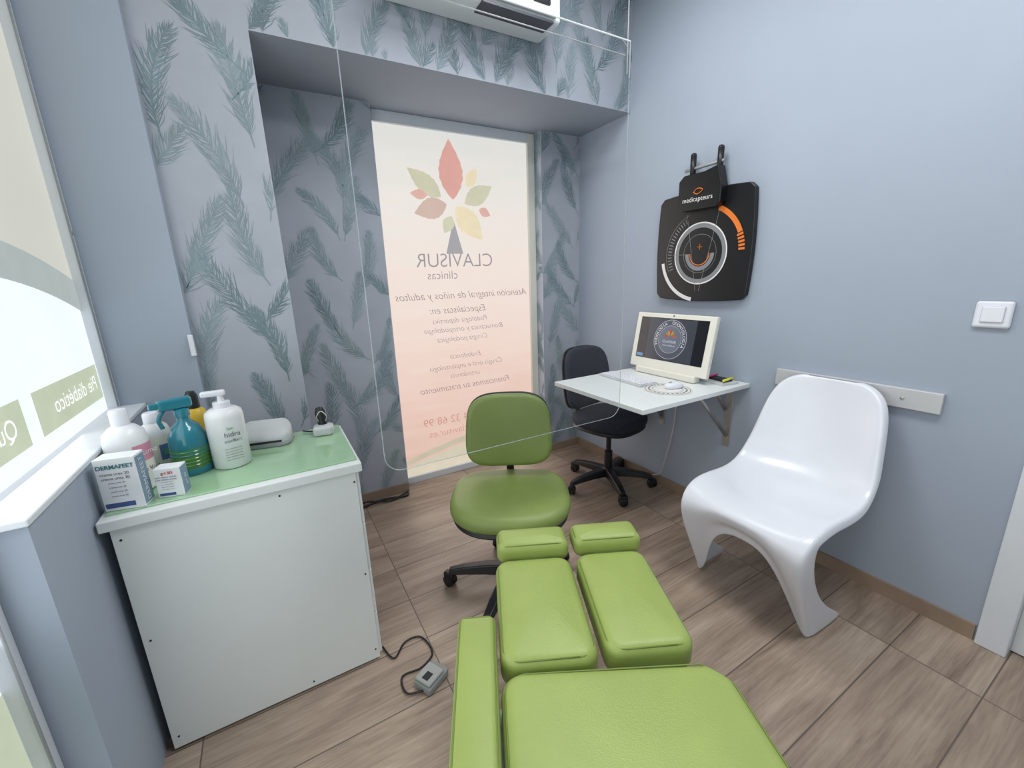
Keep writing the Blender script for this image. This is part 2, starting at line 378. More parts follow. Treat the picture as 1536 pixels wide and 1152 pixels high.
# ---------------------------------------------------------------- hanging acrylic screen
hs=empty('hanging_acrylic_screen')
def acrylic():
    m=bpy.data.materials.new('clear_acrylic'); m.use_nodes=True; nt=m.node_tree; N=nt.nodes; L=nt.links
    N.remove(N['Principled BSDF']); out=N['Material Output']
    tr=N.new('ShaderNodeBsdfTransparent'); tr.inputs[0].default_value=(.93,.94,.95,1); gl=N.new('ShaderNodeBsdfGlossy'); gl.inputs['Roughness'].default_value=.03
    gl.inputs['Color'].default_value=(.85,.85,.85,1)
    fr=N.new('ShaderNodeFresnel'); fr.inputs[0].default_value=1.4; mx=N.new('ShaderNodeMixShader')
    L.new(fr.outputs[0],mx.inputs[0]); L.new(tr.outputs[0],mx.inputs[1]); L.new(gl.outputs[0],mx.inputs[2]); L.new(mx.outputs[0],out.inputs[0]); return m
x0,x1,z0,z1=.222,1.10,.832,2.05; rr=.05; YA=1.12
def rrect(x0,x1,z0,z1,r,n=8):
    o=[]
    for cx,cz,a0 in ((x1-r,z0+r,-90),(x1-r,z1-r,0),(x0+r,z1-r,90),(x0+r,z0+r,180)):
        for k in range(n+1):
            aa=D(a0+90*k/n); o.append((cx+r*math.cos(aa),cz+r*math.sin(aa)))
    return o
pts=rrect(x0,x1,z0,z1,rr)
flat('sheet',[(x,YA,z) for x,z in pts],acrylic(),hs)
m_edge=mat('acrylic_edge',(190,204,208),.2,alpha=.45)
tube('polished_edge',[(x,YA,z) for x,z in pts]+[(pts[0][0],YA,pts[0][1])],.0014,m_edge,hs,n=6,smoothpts=False)
m_wire=mat('white_wire',(225,230,234),.3)
tube('wire_1',[(x1-.01,YA,z1-.09),(x1-.01,YA,ZC)],.0016,m_wire,hs,smoothpts=False)
tube('wire_2',[(x0+.02,YA,z1-.02),(x0+.02,YA,ZC)],.0011,m_edge,hs,smoothpts=False)
tube('rod_1',[(x0,YA,z1),(x1,YA,z1),(x1,YA,z1-.10)],.0022,m_wire,hs,smoothpts=False)
tube('rod_2',[(x0,YA+.02,z1-.03),(x1,YA+.02,z1-.03)],.0016,m_wire,hs,smoothpts=False)

# ---------------------------------------------------------------- cabinet
cb=empty('storage_cabinet'); cx0,cx1,cy0,cy1=-.455,.185,1.362,1.79
box('carcass',(cx0+.02,cy0+.006,.02),(cx1-.012,cy1-.01,.755),m_white,cb,bev=.002)
box('plinth',(cx0+.05,cy0+.04,0),(cx1-.04,cy1-.03,.02),m_grey,cb)
box('front_panel',(cx0+.018,cy0,.010),(cx1-.012,cy0+.012,.752),m_white,cb,bev=.001)
for i,z in enumerate((.19,.37,.55)):
    box('side_drawer_%d'%i,(cx1-.014,cy0+.004,z-.165),(cx1-.002,cy1-.012,z+.008),m_white,cb,bev=.003)
box('side_drawer_top',(cx1-.014,cy0+.004,.565),(cx1-.002,cy1-.012,.752),m_white,cb,bev=.003)
box('worktop',(cx0,cy0-.012,.755),(cx1+.008,cy1,.785),m_white,cb,bev=.003)
box('glass_top',(cx0+.012,cy0+.02,.785),(cx1,cy1,.791),mat('green_glass_top',(160,198,160),.10,var=.03,coat=.7),cb,bev=.002)
for i,(x,z) in enumerate([(-.42,.72),(-.05,.735),(.165,.72),(-.42,.4),(.16,.37),(-.42,.05),(-.05,.03),(.16,.05)]):
    lathe('screw_%d'%i,[(.003,0),(.003,.0015),(.001,.002)],m_black,cb,loc=(x,cy0,z),rot=(math.pi/2,0,0),n=10)
ZT=.7915
def label(parent,r,z0,z1,a0,a1,m,name='label'):
    vs=[];fs=[];n=16
    for k in range(n+1):
        an=D(a0+(a1-a0)*k/n)
        vs+= [(r*math.cos(an),r*math.sin(an),z0),(r*math.cos(an),r*math.sin(an),z1)]
    for k in range(n): fs.append((2*k,2*k+2,2*k+3,2*k+1))
    return obj(name,mesh(name,vs,fs),m,parent,smooth=True)
m_bw=mat('bottle_white',(224,227,230),.3)
m_lp=mat('label_pink',(206,140,164),.5);m_lb=mat('label_blue',(84,116,164),.5);m_lg=mat('label_green',(80,150,110),.5);m_lt=mat('label_darktext',(70,74,90),.5)
def btxt(parent,r,ang,z,s,size,m=m_lt):
    an=D(ang); text('print',s,size,m,parent,((r+.001)*math.cos(an),(r+.001)*math.sin(an),z),(math.pi/2,0,an+math.pi/2))
b1=empty('lotion_bottle',(-.402,1.525,ZT))
lathe('body',[(.044,0),(.05,.005),(.05,.15),(.046,.175),(.03,.192),(.02,.197),(.02,.205)],m_bw,b1)
lathe('cap',[(.021,.2),(.021,.235),(.018,.242)],m_wplast,b1)
label(b1,.0508,.03,.14,-65,20,m_lp); label(b1,.0512,.03,.09,-65,20,mat('label_cream',(226,222,214),.5)); btxt(b1,.0515,-35,.115,'Bálsamo',.022,m_wprint); btxt(b1,.0515,-35,.065,'Aloe Vera',.017)
b2=empty('lotion_bottle',(-.365,1.665,ZT))
lathe('body',[(.036,0),(.04,.004),(.04,.125),(.034,.145),(.022,.155),(.02,.162)],m_bw,b2)
lathe('cap',[(.022,.158),(.021,.185),(.018,.19)],m_wplast,b2)
label(b2,.0407,.02,.12,-100,0,mat('label_cream',(226,222,214),.5)); label(b2,.0411,.04,.09,-75,-20,m_lb); label(b2,.0413,.055,.075,-62,-35,m_lg)
b3=empty('spray_bottle',(-.273,1.583,ZT))
m_teal=mat('teal_translucent',(34,120,138),.2,var=.05,coat=.4); m_liq=mat('green_liquid',(72,126,60),.25,coat=.4)
lathe('liquid',[(.047,.002),(.051,.008),(.051,.085)],m_liq,b3)
lathe('body',[(.0505,.085),(.051,.088),(.049,.12),(.036,.15),(.018,.168),(.015,.19)],m_teal,b3)
lathe('foot',[(.05,0),(.052,.004),(.052,.02),(.051,.022)],m_teal,b3)
for k in range(5): lathe('grip_ring_%d'%k,[(.0505,.03+k*.011),(.0525,.033+k*.011),(.0505,.036+k*.011)],m_teal if k>2 else m_liq,b3)
lathe('collar',[(.02,.182),(.02,.205),(.015,.208)],m_teal,b3)
box('head',(-.055,-.014,.208),(.03,.014,.242),m_teal,b3,bev=.008,seg=3,rot=(0,0,D(20)))
box('nozzle',(-.075,-.009,.218),(-.052,.009,.236),m_teal,b3,bev=.003,rot=(0,0,D(20)))
tube('trigger',[(-.04,-.012,.21),(-.055,-.016,.185),(-.05,-.014,.155)],.006,m_teal,b3)
b4=empty('pump_dispenser_bottle',(-.168,1.573,ZT))
lathe('body',[(.048,0),(.053,.005),(.053,.165),(.050,.182),(.036,.192),(.022,.195)],m_bw,b4)
lathe('collar',[(.024,.193),(.024,.212),(.01,.214),(.008,.235)],m_wplast,b4)
box('pump_head',(-.05,-.011,.232),(.016,.011,.25),m_wplast,b4,bev=.006,seg=3)
btxt(b4,.054,-75,.135,'bac',.014,m_lg); btxt(b4,.055,-72,.115,'hidra',.022); btxt(b4,.055,-72,.095,'confort',.016)
for i in range(5): btxt(b4,.055,-76,.070-i*.009,'mm mmmm mm',.007)
b5=empty('disinfectant_bottle',(-.262,1.715,ZT))
lathe('body',[(.034,0),(.038,.004),(.038,.14),(.03,.165),(.018,.175)],mat('yellow_plastic',(206,172,54),.35),b5)
lathe('cap',[(.02,.173),(.019,.215),(.012,.23)],m_black,b5)
def carton(name,loc,w_,d_,h_,rz,t1,col,t2):
    e=empty(name,loc,rz); box('carton',(-w_/2,-d_/2,0),(w_/2,d_/2,h_),mat('carton_white',(222,227,230),.45),e,bev=.0015)
    box('stripe_low',(-w_/2+.004,-d_/2-.0007,h_*.06),(w_/2-.02,-d_/2,h_*.15),mat('print_blue_dark',(60,80,130),.5),e)
    box('side_panel',(w_/2,-d_/2+.003,h_*.04),(w_/2+.0007,d_/2-.003,h_*.96),mat('print_bluegrey',(120,146,168),.5),e)
    text('brand',t1,w_*.17,col,e,(0,-d_/2-.0012,h_*.84),(math.pi/2,0,0),bold=.0004)
    for i in range(6): text('smallprint_%d'%i,t2,w_*(.12 if i<2 else .07),m_lt,e,(-.004,-d_/2-.0012,h_*(.71-.085*i)),(math.pi/2,0,0))
    text('side',t1,h_*.16,m_wprint,e,(w_/2+.0014,0,h_*.5),(math.pi/2,-math.pi/2,math.pi/2))
    return e
carton('medicine_box',(-.395,1.412,ZT),.088,.05,.145,-D(12),'DERMAFEET',mat('print_teal',(50,110,125),.5),'crema urea 20')
carton('medicine_box',(-.300,1.425,ZT),.062,.042,.085,-D(14),'gel 3D',mat('print_red',(190,90,80),.5),'mm mmm mmm')
p=empty('desktop_scanner',(-.07,1.72,ZT),D(-12))
pillow('body',.165,.11,.058,m_lgrey,p,cr=.03,dome=.02,rr=.02,fn=lambda v:Vector((v.x,v.y,v.z*(1+.3*v.y/.055))))
box('dark_slot',(-.06,-.058,.016),(.06,-.0545,.024),m_black,p,bev=.001)
pillow('base',.172,.116,.012,m_grey,p,cr=.03,dome=0,rr=.004)
p2=empty('handheld_device_on_stand',(.122,1.70,ZT),D(-10))
pillow('dock',.072,.06,.035,m_lgrey,p2,cr=.015,dome=.004,rr=.01)
lathe('handpiece',[(.012,0),(.016,.01),(.018,.04),(.02,.06),(.014,.078),(.002,.082)],m_black,p2,loc=(0,.005,.025),rot=(D(-22),0,D(15)))
tube('ring',[(.012,-.012,.055),(.018,-.016,.075),(.0,-.012,.095),(-.016,-.014,.076),(-.012,-.012,.055)],.002,m_metal,p2)
tube('cable',[(-.03,.02,.01),(-.045,.035,.006),(-.06,.04,.006),(-.08,.055,.006)],.003,m_black,p2)
fp=empty('foot_pedal',(.305,1.175,0),D(28))
box('shell',(-.05,-.038,.0),(.05,.038,.03),mat('pedal_grey',(140,144,142),.5),fp,bev=.008,seg=3)
box('treadle',(-.046,-.034,.03),(.03,.034,.042),mat('pedal_grey2',(156,160,158),.5),fp,bev=.006,seg=3)
box('badge',(-.035,-.015,.0415),(-.005,.01,.0428),m_black,fp)
cbp=[Vector(v) for v in ((.19,1.40,.01),(.215,1.33,.006),(.27,1.38,.006),(.33,1.37,.006),(.345,1.28,.006),(.29,1.24,.006),(.22,1.24,.006),(.215,1.17,.008),(.265,1.145,.012))]
inv=Matrix.Rotation(-D(28),4,'Z')@Matrix.Translation((-.305,-1.175,0))
tube('cable',[inv@v for v in cbp],.0035,m_black,fp)

# ---------------------------------------------------------------- treatment chair
tc_=empty('podiatry_treatment_chair',(0,0,0),-D(26))  # local x=right, y=forward
def cush(name,x0,x1,y0,y1,zt,th,cr=.03,fn=None,dome=.008,rr=.022,seam=True):
    o=pillow(name,x1-x0,y1-y0,th,m_green,tc_,loc=((x0+x1)/2,(y0+y1)/2,zt-th-dome),cr=cr,dome=dome,fn=fn,n=96,rr=rr)
    if seam:
        w_,d_=(x1-x0)/2-rr*.35,(y1-y0)/2-rr*.35; c=cr; P=[]
        for cx,cy,a0 in ((w_-c,-d_+c,-90),(w_-c,d_-c,0),(-w_+c,d_-c,90),(-w_+c,-d_+c,180)):
            for k in range(9):
                aa=D(a0+90*k/8); v=Vector((cx+c*math.cos(aa),cy+c*math.sin(aa),th-rr*.24+.0006)); P.append(fn(v) if fn else v)
        P.append(P[0])
        s=tube(name+'_piping',P,.0018,m_seam,tc_,n=6,smoothpts=False,loc=((x0+x1)/2,(y0+y1)/2,zt-th-dome))
    return o
cush('leg_pad_left',.0,.207,.682,1.012,.612,.075,cr=.035,dome=.014)
cush('leg_pad_right',.222,.416,.690,1.016,.612,.075,cr=.035,dome=.014)
cush('foot_pad_left',.006,.210,1.018,1.112,.640,.06,cr=.022,dome=.010)
cush('foot_pad_right',.225,.420,1.022,1.114,.640,.06,cr=.022,dome=.010)
def seatfn(v):
    k=max(0,min(1,(v.x-.12)/.11))*max(0,min(1,(v.y-.22)/.12)); return Vector((v.x-.02*k,v.y-.045*k*k,v.z))
cush('seat_cushion',-.002,.462,-.02,.676,.597,.09,cr=.045,dome=.006,fn=seatfn)
cush('back_cushion',.0,.455,-.80,-.03,.60,.09,cr=.04)
cush('armrest_left',-.092,-.006,.20,.818,.603,.07,cr=.014,dome=.003,rr=.016)
cush('armrest_right',.466,.546,-.25,.30,.603,.07,cr=.014,dome=.003,rr=.016)
box('frame_upper',(.03,-.7,.45),(.43,.66,.50),m_white,tc_,bev=.01)
box('leg_support_left',(.05,.66,.48),(.15,1.04,.52),m_white,tc_,bev=.008)
box('leg_support_right',(.27,.66,.48),(.37,1.04,.52),m_white,tc_,bev=.008)
box('foot_bracket_left',(.06,1.0,.50),(.14,1.07,.575),m_white,tc_,bev=.006)
box('foot_bracket_right',(.28,1.0,.50),(.36,1.07,.575),m_white,tc_,bev=.006)
box('armrest_bracket_left',(-.07,.25,.46),(.04,.65,.53),m_white,tc_,bev=.006)
box('armrest_bracket_right',(.41,-.2,.46),(.53,.25,.53),m_white,tc_,bev=.006)
box('column',(.12,-.25,.10),(.34,.15,.46),m_white,tc_,bev=.02)
box('base_plate',(.03,-.5,.0),(.43,.35,.10),m_white,tc_,bev=.02)

# ---------------------------------------------------------------- office chairs
def office_chair(name,loc,rz,m_up,seat_w,seat_d,seat_z,back_w,back_h,back_z,back_off,R=.29,arot=0):
    o=empty(name,loc,rz)
    sf=lambda v:Vector((v.x,v.y,v.z-(.35*max(0,-v.y-seat_d*.25)**1.6)+.12*v.x*v.x))
    pillow('seat',seat_w,seat_d,.065,m_up,o,loc=(0,0,seat_z-.07),e=2.9,dome=.012,fn=sf)
    pillow('seat_shell',seat_w*.96,seat_d*.96,.03,m_black,o,loc=(0,0,seat_z-.092),e=2.9,dome=0,fn=sf)
    bf=lambda v:Vector((v.x,v.y,v.z+.9*v.x*v.x))
    pillow('backrest',back_w,back_h,.045,m_up,o,loc=(0,back_off,back_z),rot=(math.pi/2-D(8),0,0),e=3.6,dome=.012,taper=-.05,fn=bf)
    pillow('back_shell',back_w*1.012,back_h*1.012,.016,m_black,o,loc=(0,back_off+.016,back_z),rot=(math.pi/2-D(8),0,0),e=3.6,dome=0,taper=-.05,fn=bf)
    tube('back_stem',[(0,.02,seat_z-.10),(0,back_off*.8,seat_z-.10),(0,back_off+.035,seat_z-.03),(0,back_off+.035,back_z)],.018,m_black,o)
    box('mechanism',(-.08,-.09,seat_z-.125),(.08,.09,seat_z-.085),m_black,o,bev=.01)
    lathe('gas_column',[(.026,.09),(.026,.24),(.016,.245),(.016,seat_z-.11)],m_black,o)
    lathe('hub',[(.04,.065),(.045,.075),(.04,.12),(.028,.13)],m_black,o)
    tube('lever',[(.05,-.02,seat_z-.105),(.16,-.05,seat_z-.11),(.2,-.06,seat_z-.105)],.006,m_black,o)
    for k in range(5):
        a=2*math.pi*k/5+arot; c,s=math.cos(a),math.sin(a)
        vs=[];secs=[(.02,.034,.072,.122),(.12,.030,.075,.116),(.22,.026,.070,.102),(R,.021,.062,.086)]
        for r,w_,zb,zt in secs:
            for dx,z in ((-w_,zb),(w_,zb),(w_*.7,zt),(-w_*.7,zt)): vs.append((r*c-dx*s,r*s+dx*c,z))
        fs=[]
        for j in range(3):
            for i in range(4): fs.append((j*4+i,j*4+(i+1)%4,(j+1)*4+(i+1)%4,(j+1)*4+i))
        fs+=[(0,1,2,3),(12,13,14,15)]
        l=obj('leg_%d'%k,mesh('leg',vs,fs),m_black,o); md=l.modifiers.new('b','BEVEL'); md.width=.005; md.segments=2
        px,py=R*c,R*s; ca=a+1.0+.7*k
        for sg in (-1,1):
            lathe('caster_%d'%k,[(.02,-.009),(.026,-.006),(.027,0),(.026,.006),(.02,.009)],m_black,o,loc=(px+sg*.014*math.cos(ca),py+sg*.014*math.sin(ca),.027),rot=(0,math.pi/2,ca),n=20)
        box('fork_%d'%k,(-.016,-.028,.03),(.016,.028,.066),m_black,o,bev=.008,loc=(px,py,0),rot=(0,0,ca))
    return o
office_chair('green_swivel_stool',(.785,1.43,0),-D(30),m_green2,.505,.46,.475,.385,.335,.678,.205,R=.29,arot=D(177))
office_chair('black_office_chair',(1.795,1.915,0),D(10),m_fabric,.44,.42,.50,.42,.40,.70,.235,R=.28,arot=D(20))

# ---------------------------------------------------------------- white S-curved chair
pc=empty('white_cantilever_chair',(2.03,.825,0))
rows=[(.0,.892,.085),(.0,.880,.145),(.006,.84,.19),(.018,.775,.212),(.038,.70,.224),(.062,.62,.234),(.10,.54,.246),(.16,.482,.25),(.24,.450,.25),(.34,.443,.248),(.44,.455,.246),(.525,.457,.245),(.585,.43,.244),(.610,.385,.243),(.600,.33,.242),(.575,.26,.24),(.540,.18,.238),(.505,.10,.237),(.478,.04,.238),(.468,.004,.24)]
def rowat(r):
    i=min(int(r),len(rows)-2); f=r-i
    return [rows[i][k]*(1-f)+rows[i+1][k]*f for k in range(3)]
flr=[.015,.025,.03,.03,.03,.03,.03,.03,.03,.03,.03,.035,.05,.07,.075,.08,.10,.15,.21,.25]
NS=20; vs=[]; fs=[]; ncol=NS+1+4
for r in range(20):
    cols=[]
    for i in range(NS+1):
        s=-1+2*i/NS
        end=14.2+4.8*min(1,(abs(s)/.90))**3.0
        rr_=r if r<=12 else 12+(r-12)*(end-12)/7
        dd,z,hw=rowat(rr_)
        st=math.exp(-((r-9)/3.0)**2); lg=max(0,min(1,(r-13)/4))
        dd+=.06*(s*s)*math.sin(math.pi*min(1,r/9))  ; z+=.032*abs(s)**3*st
        dd-=.06*(1-s*s)*lg
        cols.append((dd,s*hw,z))
    fl_=flr[r]
    def flang(side,k):
        dd,y,z=cols[0] if side<0 else cols[-1]
        t=k/2
        if r<7: return (dd-fl_*t,y+side*.008*t,z)
        if r<12: return (dd-.006*t,y+side*.010*t,z-fl_*t)
        return (dd-fl_*t,y+side*.006*t,max(.004,z-(.012*t if r<15 else 0)))
    allc=[flang(-1,2),flang(-1,1)]+cols+[flang(1,1),flang(1,2)]
    for dd,y,z in allc: vs.append((-dd,y,z))
for r in range(19):
    for i in range(ncol-1):
        fs.append((r*ncol+i,r*ncol+i+1,(r+1)*ncol+i+1,(r+1)*ncol+i))
o=obj('shell',mesh('shell',vs,fs),m_wplast,pc,smooth=True)
md=o.modifiers.new('sol','SOLIDIFY'); md.thickness=.012; md.offset=0
md=o.modifiers.new('sub','SUBSURF'); md.levels=2; md.render_levels=2

# ---------------------------------------------------------------- desk
dk=empty('wall_folding_desk'); dx0,dx1,dy0,dy1,dz=1.315,XR-.002,1.20,1.84,.79
box('top',(dx0,dy0,dz-.022),(dx1,dy1,dz),m_white,dk,bev=.002)
for i,y in enumerate((1.30,1.74)):
    box('wall_plate_%d'%i,(XR-.006,y-.02,.42),(XR-.001,y+.02,.765),m_metal,dk,bev=.002)
    box('arm_%d'%i,(XR-.34,y-.015,.742),(XR-.004,y+.015,.766),m_metal,dk,bev=.002)
    tube('brace_%d'%i,[(XR-.01,y,.48),(XR-.26,y,.742)],.010,m_metal,dk,smoothpts=False)
    tube('link_%d'%i,[(XR-.01,y+.02,.62),(XR-.10,y+.02,.745)],.007,m_metal,dk,smoothpts=False)
tube('cable',[(XR-.02,1.62,.76),(XR-.05,1.60,.6),(XR-.03,1.63,.4),(XR-.05,1.66,.2),(XR-.03,1.72,.08),(XR-.03,1.9,.02)],.004,m_lgrey,dk)
mo=empty('all_in_one_computer',(1.865,1.558,dz+.002))
tl=(0,D(11),0)
box('housing',(-.014,-.258,.03),(.014,.258,.345),m_cream,mo,bev=.006,seg=3,rot=tl)
box('screen',(-.0155,-.222,.085),(-.0135,.222,.32),mat('screen_black',(22,24,30),.15,coat=.3),mo,rot=tl)
cz=.205
def disc(name,r,m,x): 
    flat(name,[(x,r*math.cos(2*math.pi*k/48),cz+r*math.sin(2*math.pi*k/48)) for k in range(48)],m,mo,rot=tl)
flat('wallpaper',[(-.0158,-.155,.088),(-.0158,.155,.088),(-.0158,.155,.317),(-.0158,-.155,.317)],mat('screen_grey',(62,66,76),.2,emit=.9),mo,rot=tl)
disc('emblem_outer',.108,mat('screen_lt',(176,182,190),.2,emit=.9),-.0162)
disc('emblem_ring',.1055,mat('screen_dk',(80,84,96),.2,emit=.9),-.0165)
disc('emblem_line',.076,mat('screen_lt',(176,182,190),.2,emit=.9),-.0167)
disc('emblem_inner',.074,mat('screen_mid',(104,110,124),.2,emit=.9),-.0169)
for k in range(7):
    aa=D(20+k*23.5); c,s=math.cos(aa),math.sin(aa); L=.045 if k!=3 else .056
    cc=[(200,80,60),(150,150,60),(220,150,60),(200,70,60),(190,170,70),(160,120,60),(200,90,70)][k]
    flat('petal_%d'%k,[(-.0172,.012*c,cz+.008+.012*s),(-.0172,.030*c-.007*s,cz+.008+.030*s+.007*c),(-.0172,L*c,cz+.008+L*s),(-.0172,.030*c+.007*s,cz+.008+.030*s-.007*c)],mat('petal_%d'%k,cc,.3,emit=.7),mo,rot=tl)
text('emblem_text','CLAVISUR',.020,mat('screen_txt',(210,214,220),.3,emit=.8),mo,(0,0,0),(0,0,0)).matrix_local=Matrix.Rotation(D(11),4,'Y')@Matrix.Translation((-.0175,0,.192))@Matrix.Rotation(-math.pi/2,4,'Z')@Matrix.Rotation(math.pi/2,4,'X')
text('emblem_text2','www.clinica.es',.014,mat('screen_txt',(210,214,220),.3,emit=.8),mo,(0,0,0),(0,0,0)).matrix_local=Matrix.Rotation(D(11),4,'Y')@Matrix.Translation((-.0175,0,.172))@Matrix.Rotation(-math.pi/2,4,'Z')@Matrix.Rotation(math.pi/2,4,'X')
for k,ch in enumerate('PODOLOGIA  ODONTOLOGIA'):
    aa=D(200-k*220/21)
    t=text('ring_char_%d'%k,ch,.023,mat('screen_lt2',(220,222,226),.3,emit=.9),mo,(0,0,0),(0,0,0))
    t.matrix_local=Matrix.Rotation(D(11),4,'Y')@Matrix.Translation((-.0175,-.090*math.cos(aa),cz+.090*math.sin(aa)))@Matrix.Rotation(-math.pi/2,4,'Z')@Matrix.Rotation(math.pi/2,4,'X')@Matrix.Rotation(aa-math.pi/2,4,'Z')
box('taskbar_icon',(-.0165,.17,.092),(-.0158,.215,.11),mat('blue_icon',(120,170,220),.3,emit=.6),mo,rot=tl)
box('stand_foot',(.0,-.15,0),(.15,.15,.012),m_cream,mo,bev=.004)
box('stand_neck',(.03,-.05,.01),(.055,.05,.18),m_cream,mo,bev=.006,rot=(0,D(14),0))
box('front_lip',(-.02,-.2,0),(.03,.2,.035),m_cream,mo,bev=.006)
box('camera_dot',(-.0158,-.004,.331),(-.014,.004,.337),m_black,mo,rot=tl)
kb=empty('keyboard',(1.655,1.635,dz),D(-4))
box('case',(-.06,-.17,0),(.06,.17,.012),m_lgrey,kb,bev=.003)
for r in range(5):
    for c in range(15):
        box('key_%d_%d'%(r,c),(-.052+r*.021,-.162+c*.0217,.012),(-.034+r*.021,-.143+c*.0217,.0165),m_wplast,kb,bev=.0015,seg=1)
mp_=empty('mouse_pad',(1.66,1.365,dz))
lathe('pad',[(.115,0),(.115,.003)],mat('pad_white',(222,222,218),.6),mp_,n=48)
def ringf(name,r0,r1,m,parent,z,n=48,a0=0,a1=360):
    vs=[];fs=[]
    for k in range(n+1):
        an=D(a0+(a1-a0)*k/n)
        vs+=[(r0*math.cos(an),r0*math.sin(an),z),(r1*math.cos(an),r1*math.sin(an),z)]
    for k in range(n): fs.append((2*k,2*k+1,2*k+3,2*k+2))
    me=bpy.data.meshes.new(name); me.from_pydata(vs,[],fs); return obj(name,me,m,parent)
ringf('print_ring',.105,.108,m_lt,mp_,.0035); ringf('print_ring2',.07,.072,m_lt,mp_,.0035)
for k in range(26):
    aa=2*math.pi*k/26; box('pad_mark_%d'%k,(-.004,-.006,.0032),(.004,.006,.0037),m_lt,mp_,loc=(.089*math.cos(aa),.089*math.sin(aa),0),rot=(0,0,aa))
ms=empty('computer_mouse',(1.70,1.36,dz+.0035),D(80))
pillow('shell',.058,.10,.018,m_wplast,ms,e=2.3,dome=.014,rr=.009)
box('wheel',(-.003,.015,.026),(.003,.03,.034),m_grey,ms,bev=.001)
pt=empty('desk_clutter_tray',(1.99,1.315,dz),D(-10))
box('notebook',(-.06,-.08,0),(.05,.07,.012),m_lgrey,pt,bev=.002)
box('phone',(-.03,-.06,.012),(.03,.05,.022),m_black,pt,bev=.004)
tube('pen_yellow',[(-.05,-.075,.026),(.05,-.045,.026)],.006,mat('pen_yellow',(220,220,60),.4),pt,smoothpts=False)
tube('pen_pink',[(-.05,.03,.026),(.04,.05,.026)],.005,mat('pen_pink',(210,60,120),.4),pt,smoothpts=False)

# ---------------------------------------------------------------- pressure plate on the wall
fb=empty('wall_mounted_foot_pressure_plate')
def W(u,v,d): return (XR-.002-d,1.53-u,1.48+v)
def plate(name,outl,d0,d1,m):
    n=len(outl); vs=[W(u,v,d0) for u,v in outl]+[W(u,v,d1) for u,v in outl]
    fs=[tuple(range(n)),tuple(range(n,2*n))]+[(i,(i+1)%n,n+(i+1)%n,n+i) for i in range(n)]
    o=obj(name,mesh(name,vs,fs),m,fb); md=o.modifiers.new('b','BEVEL'); md.width=.004; md.segments=2; md.limit_method='ANGLE'; return o
out=[]
hw,hh=.272,.270
corn=[(-1,-1),(1,-1),(1,1),(-1,1)]
for i in range(4):
    x0_,y0_=corn[i]; x1_,y1_=corn[(i+1)%4]
    for k in range(1,24):
        t=k/24; x=x0_+(x1_-x0_)*t; y=y0_+(y1_-y0_)*t; b=.055*math.sin(math.pi*t)**.9
        if x0_==x1_: x+=x0_*b
        else: y+=y0_*b
        out.append((x*hw,y*hh))
m_gb=mat('gloss_black_panel',(13,14,16),.35,var=.1)
plate('panel',out,0,.028,m_gb)
def arc2(name,r0,r1,a0,a1,m,cx=.0,cy=-.035,d=.0292,n=40):
    vs=[];fs=[]
    for k in range(n+1):
        an=D(a0+(a1-a0)*k/n)
        for r in (r0,r1): vs.append(W(cx+r*math.cos(an),cy+r*math.sin(an),d))
    for k in range(n): fs.append((2*k,2*k+1,2*k+3,2*k+2))
    me=bpy.data.meshes.new(name); me.from_pydata(vs,[],fs); obj(name,me,m,fb)
arc2('ring_outer',.153,.160,0,360,m_wprint); arc2('ring_grey',.132,.153,0,360,m_gprint,d=.0290)
arc2('orange_arc',.225,.250,22,66,m_org)
for i in range(5): arc2('orange_tick_%d'%i,.218,.250,1+i*4.3,3.6+i*4.3,m_org)
arc2('white_arc',.232,.252,190,262,m_wprint)
for i in range(18): arc2('tick_%d'%i,.180,.205,118+i*5,119.4+i*5,m_gprint,n=2)
arc2('thin_arc',.214,.2165,110,205,m_gprint)
arc2('inner_u',.066,.088,180,360,m_gprint); arc2('inner_u_orange',.056,.061,180,360,m_org)
arc2('inner_line',.098,.100,0,360,m_gprint)
def ln(name,u0,v0,u1,v1,m,w_=.0012):
    dx,dy=u1-u0,v1-v0; L=math.hypot(dx,dy); nx,ny=-dy/L*w_,dx/L*w_
    me=bpy.data.meshes.new(name); me.from_pydata([W(u0-nx,v0-ny,.0294),W(u0+nx,v0+ny,.0294),W(u1+nx,v1+ny,.0294),W(u1-nx,v1-ny,.0294)],[],[(0,1,2,3)]); obj(name,me,m,fb)
ln('sight_1',-.09,.17,-.01,-.23,m_gprint);ln('sight_2',.10,.17,.01,-.23,m_gprint);ln('sight_3',-.17,-.035,-.06,-.035,m_gprint);ln('cross_h',-.015,.0,.015,.0,m_org);ln('cross_v',.0,-.015,.0,.015,m_org)
plate('control_head',[(-.12,.205),(-.10,.185),(.11,.185),(.13,.205),(.13,.28),(.105,.375),(.03,.36),(-.09,.36),(-.12,.335)],.02,.075,m_gb)
text('logo','medicapteurs',.033,m_wprint,fb,W(.0,.235,.078),(math.pi/2,0,-math.pi/2))
tube('logo_swoosh',[W(-.025,.27,.078),W(0,.258,.078),(W(.03,.275,.078)),W(0,.285,.078),W(-.022,.27,.078)],.002,m_org,fb)
for i,u in enumerate((-.065,.09)):
    tube('hook_%d'%i,[W(u,.33,.04),W(u,.455,.04)],.015,m_black,fb,smoothpts=False,n=14)
    lathe('hook_cap_%d'%i,[(.015,0),(.012,.009),(.001,.014)],m_black,fb,loc=W(u,.455,.04),n=14)
tube('hook_bar',[W(-.11,.39,.04),W(.11,.395,.04)],.008,m_grey,fb,smoothpts=False)

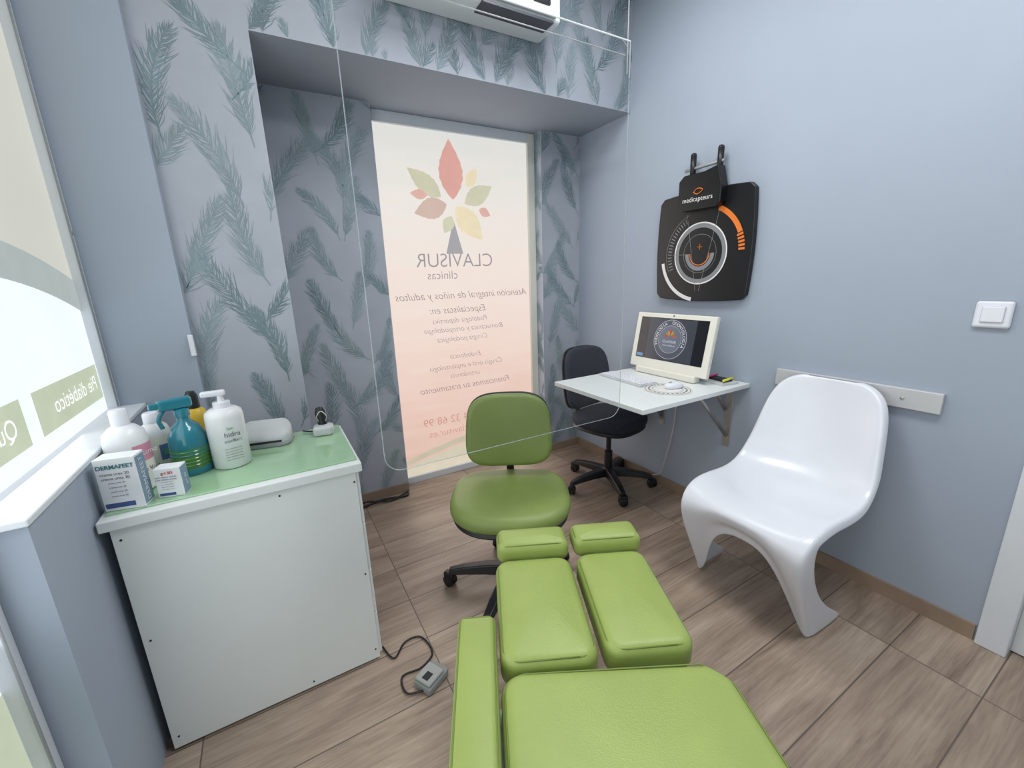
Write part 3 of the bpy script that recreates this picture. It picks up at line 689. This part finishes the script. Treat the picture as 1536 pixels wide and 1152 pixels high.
r=empty('wall_rail')
box('bar',(XR-.02,.487,.815),(XR-.001,1.072,.893),m_steel,r,bev=.003)
for y in (.60,.95): lathe('screw',[(.007,0),(.006,.003),(.001,.004)],m_metal,r,loc=(XR-.02,y,.855),rot=(0,-math.pi/2,0),n=14)
sw=empty('light_switch')
box('plate',(XR-.012,.375,1.137),(XR-.001,.463,1.225),m_wplast,sw,bev=.008,seg=3)
box('rocker',(XR-.017,.392,1.155),(XR-.011,.446,1.208),m_wplast,sw,bev=.004,seg=3)
lb=empty('pillar_switch')  # small white wall switch on the pillar corner
box('shell',(-.282,2.045,1.095),(-.264,2.0595,1.18),m_wplast,lb,bev=.004)
ch=empty('power_cable')
tube('loop_1',[(.12,2.53,.012),(.3,2.50,.01),(.45,2.53,.012),(.6,2.50,.01),(.63,2.55,.012)],.007,m_black,ch)
tube('loop_2',[(.16,2.50,.01),(.34,2.54,.02),(.5,2.49,.012),(.62,2.53,.02)],.006,m_black,ch)

# ---------------------------------------------------------------- lights
def area(name,loc,rot,size,sy,power,col=(1,1,1)):
    l=bpy.data.lights.new(name,'AREA'); l.shape='RECTANGLE'; l.size=size; l.size_y=sy; l.energy=power; l.color=col
    o=bpy.data.objects.new(name,l); S.collection.objects.link(o); o.location=loc; o.rotation_euler=rot; return o
for i,(x,y,pw) in enumerate([(1.1,1.45,14),(1.1,.25,20)]):
    e=empty('added_light_panel',(x,y,ZC))  # unseen panel, glow sheet and lamp added to light the closed room
    box('frame',(-.31,-.31,-.02),(.31,.31,0),m_alu,e,bev=.003)
    flat('glow_sheet',[(-.29,-.29,-.021),(-.29,.29,-.021),(.29,.29,-.021),(.29,-.29,-.021)],mat('added_panel_glow',(245,248,255),.5,emit=2.5),e)
    area('added_panel_lamp_%d'%i,(x,y,ZC-.03),(0,0,0),.58,.58,pw,(1,.99,.975))
area('daylight_through_glazing',(XG+.02,.6,1.6),(0,-math.pi/2,0),1.8,2.2,12,(.96,.98,1))
area('daylight_through_window',(1.18,YW-.02,1.2),(-math.pi/2,0,0),1.0,2.0,5,(1,.96,.93))
wd=bpy.data.worlds.new('world'); S.world=wd; wd.use_nodes=True; wd.node_tree.nodes['Background'].inputs[0].default_value=(.7,.78,.9,1); wd.node_tree.nodes['Background'].inputs[1].default_value=.6

# ---------------------------------------------------------------- camera
cam=bpy.data.cameras.new('camera'); co=bpy.data.objects.new('camera',cam); S.collection.objects.link(co)
cam.sensor_width=36; cam.lens=630.4/1536*36; cam.clip_start=.02
yaw,pit,rol=D(29.6),D(14.08),D(-2.0)
F=Vector((math.sin(yaw)*math.cos(pit),math.cos(yaw)*math.cos(pit),-math.sin(pit))); Rt=Vector((math.cos(yaw),-math.sin(yaw),0)); U=Rt.cross(F)
R2=Rt*math.cos(rol)+U*math.sin(rol); U2=-Rt*math.sin(rol)+U*math.cos(rol)
M=Matrix((R2,U2,-F)).transposed().to_4x4(); M.translation=Vector((0,0,1.35)); co.matrix_world=M
S.camera=co
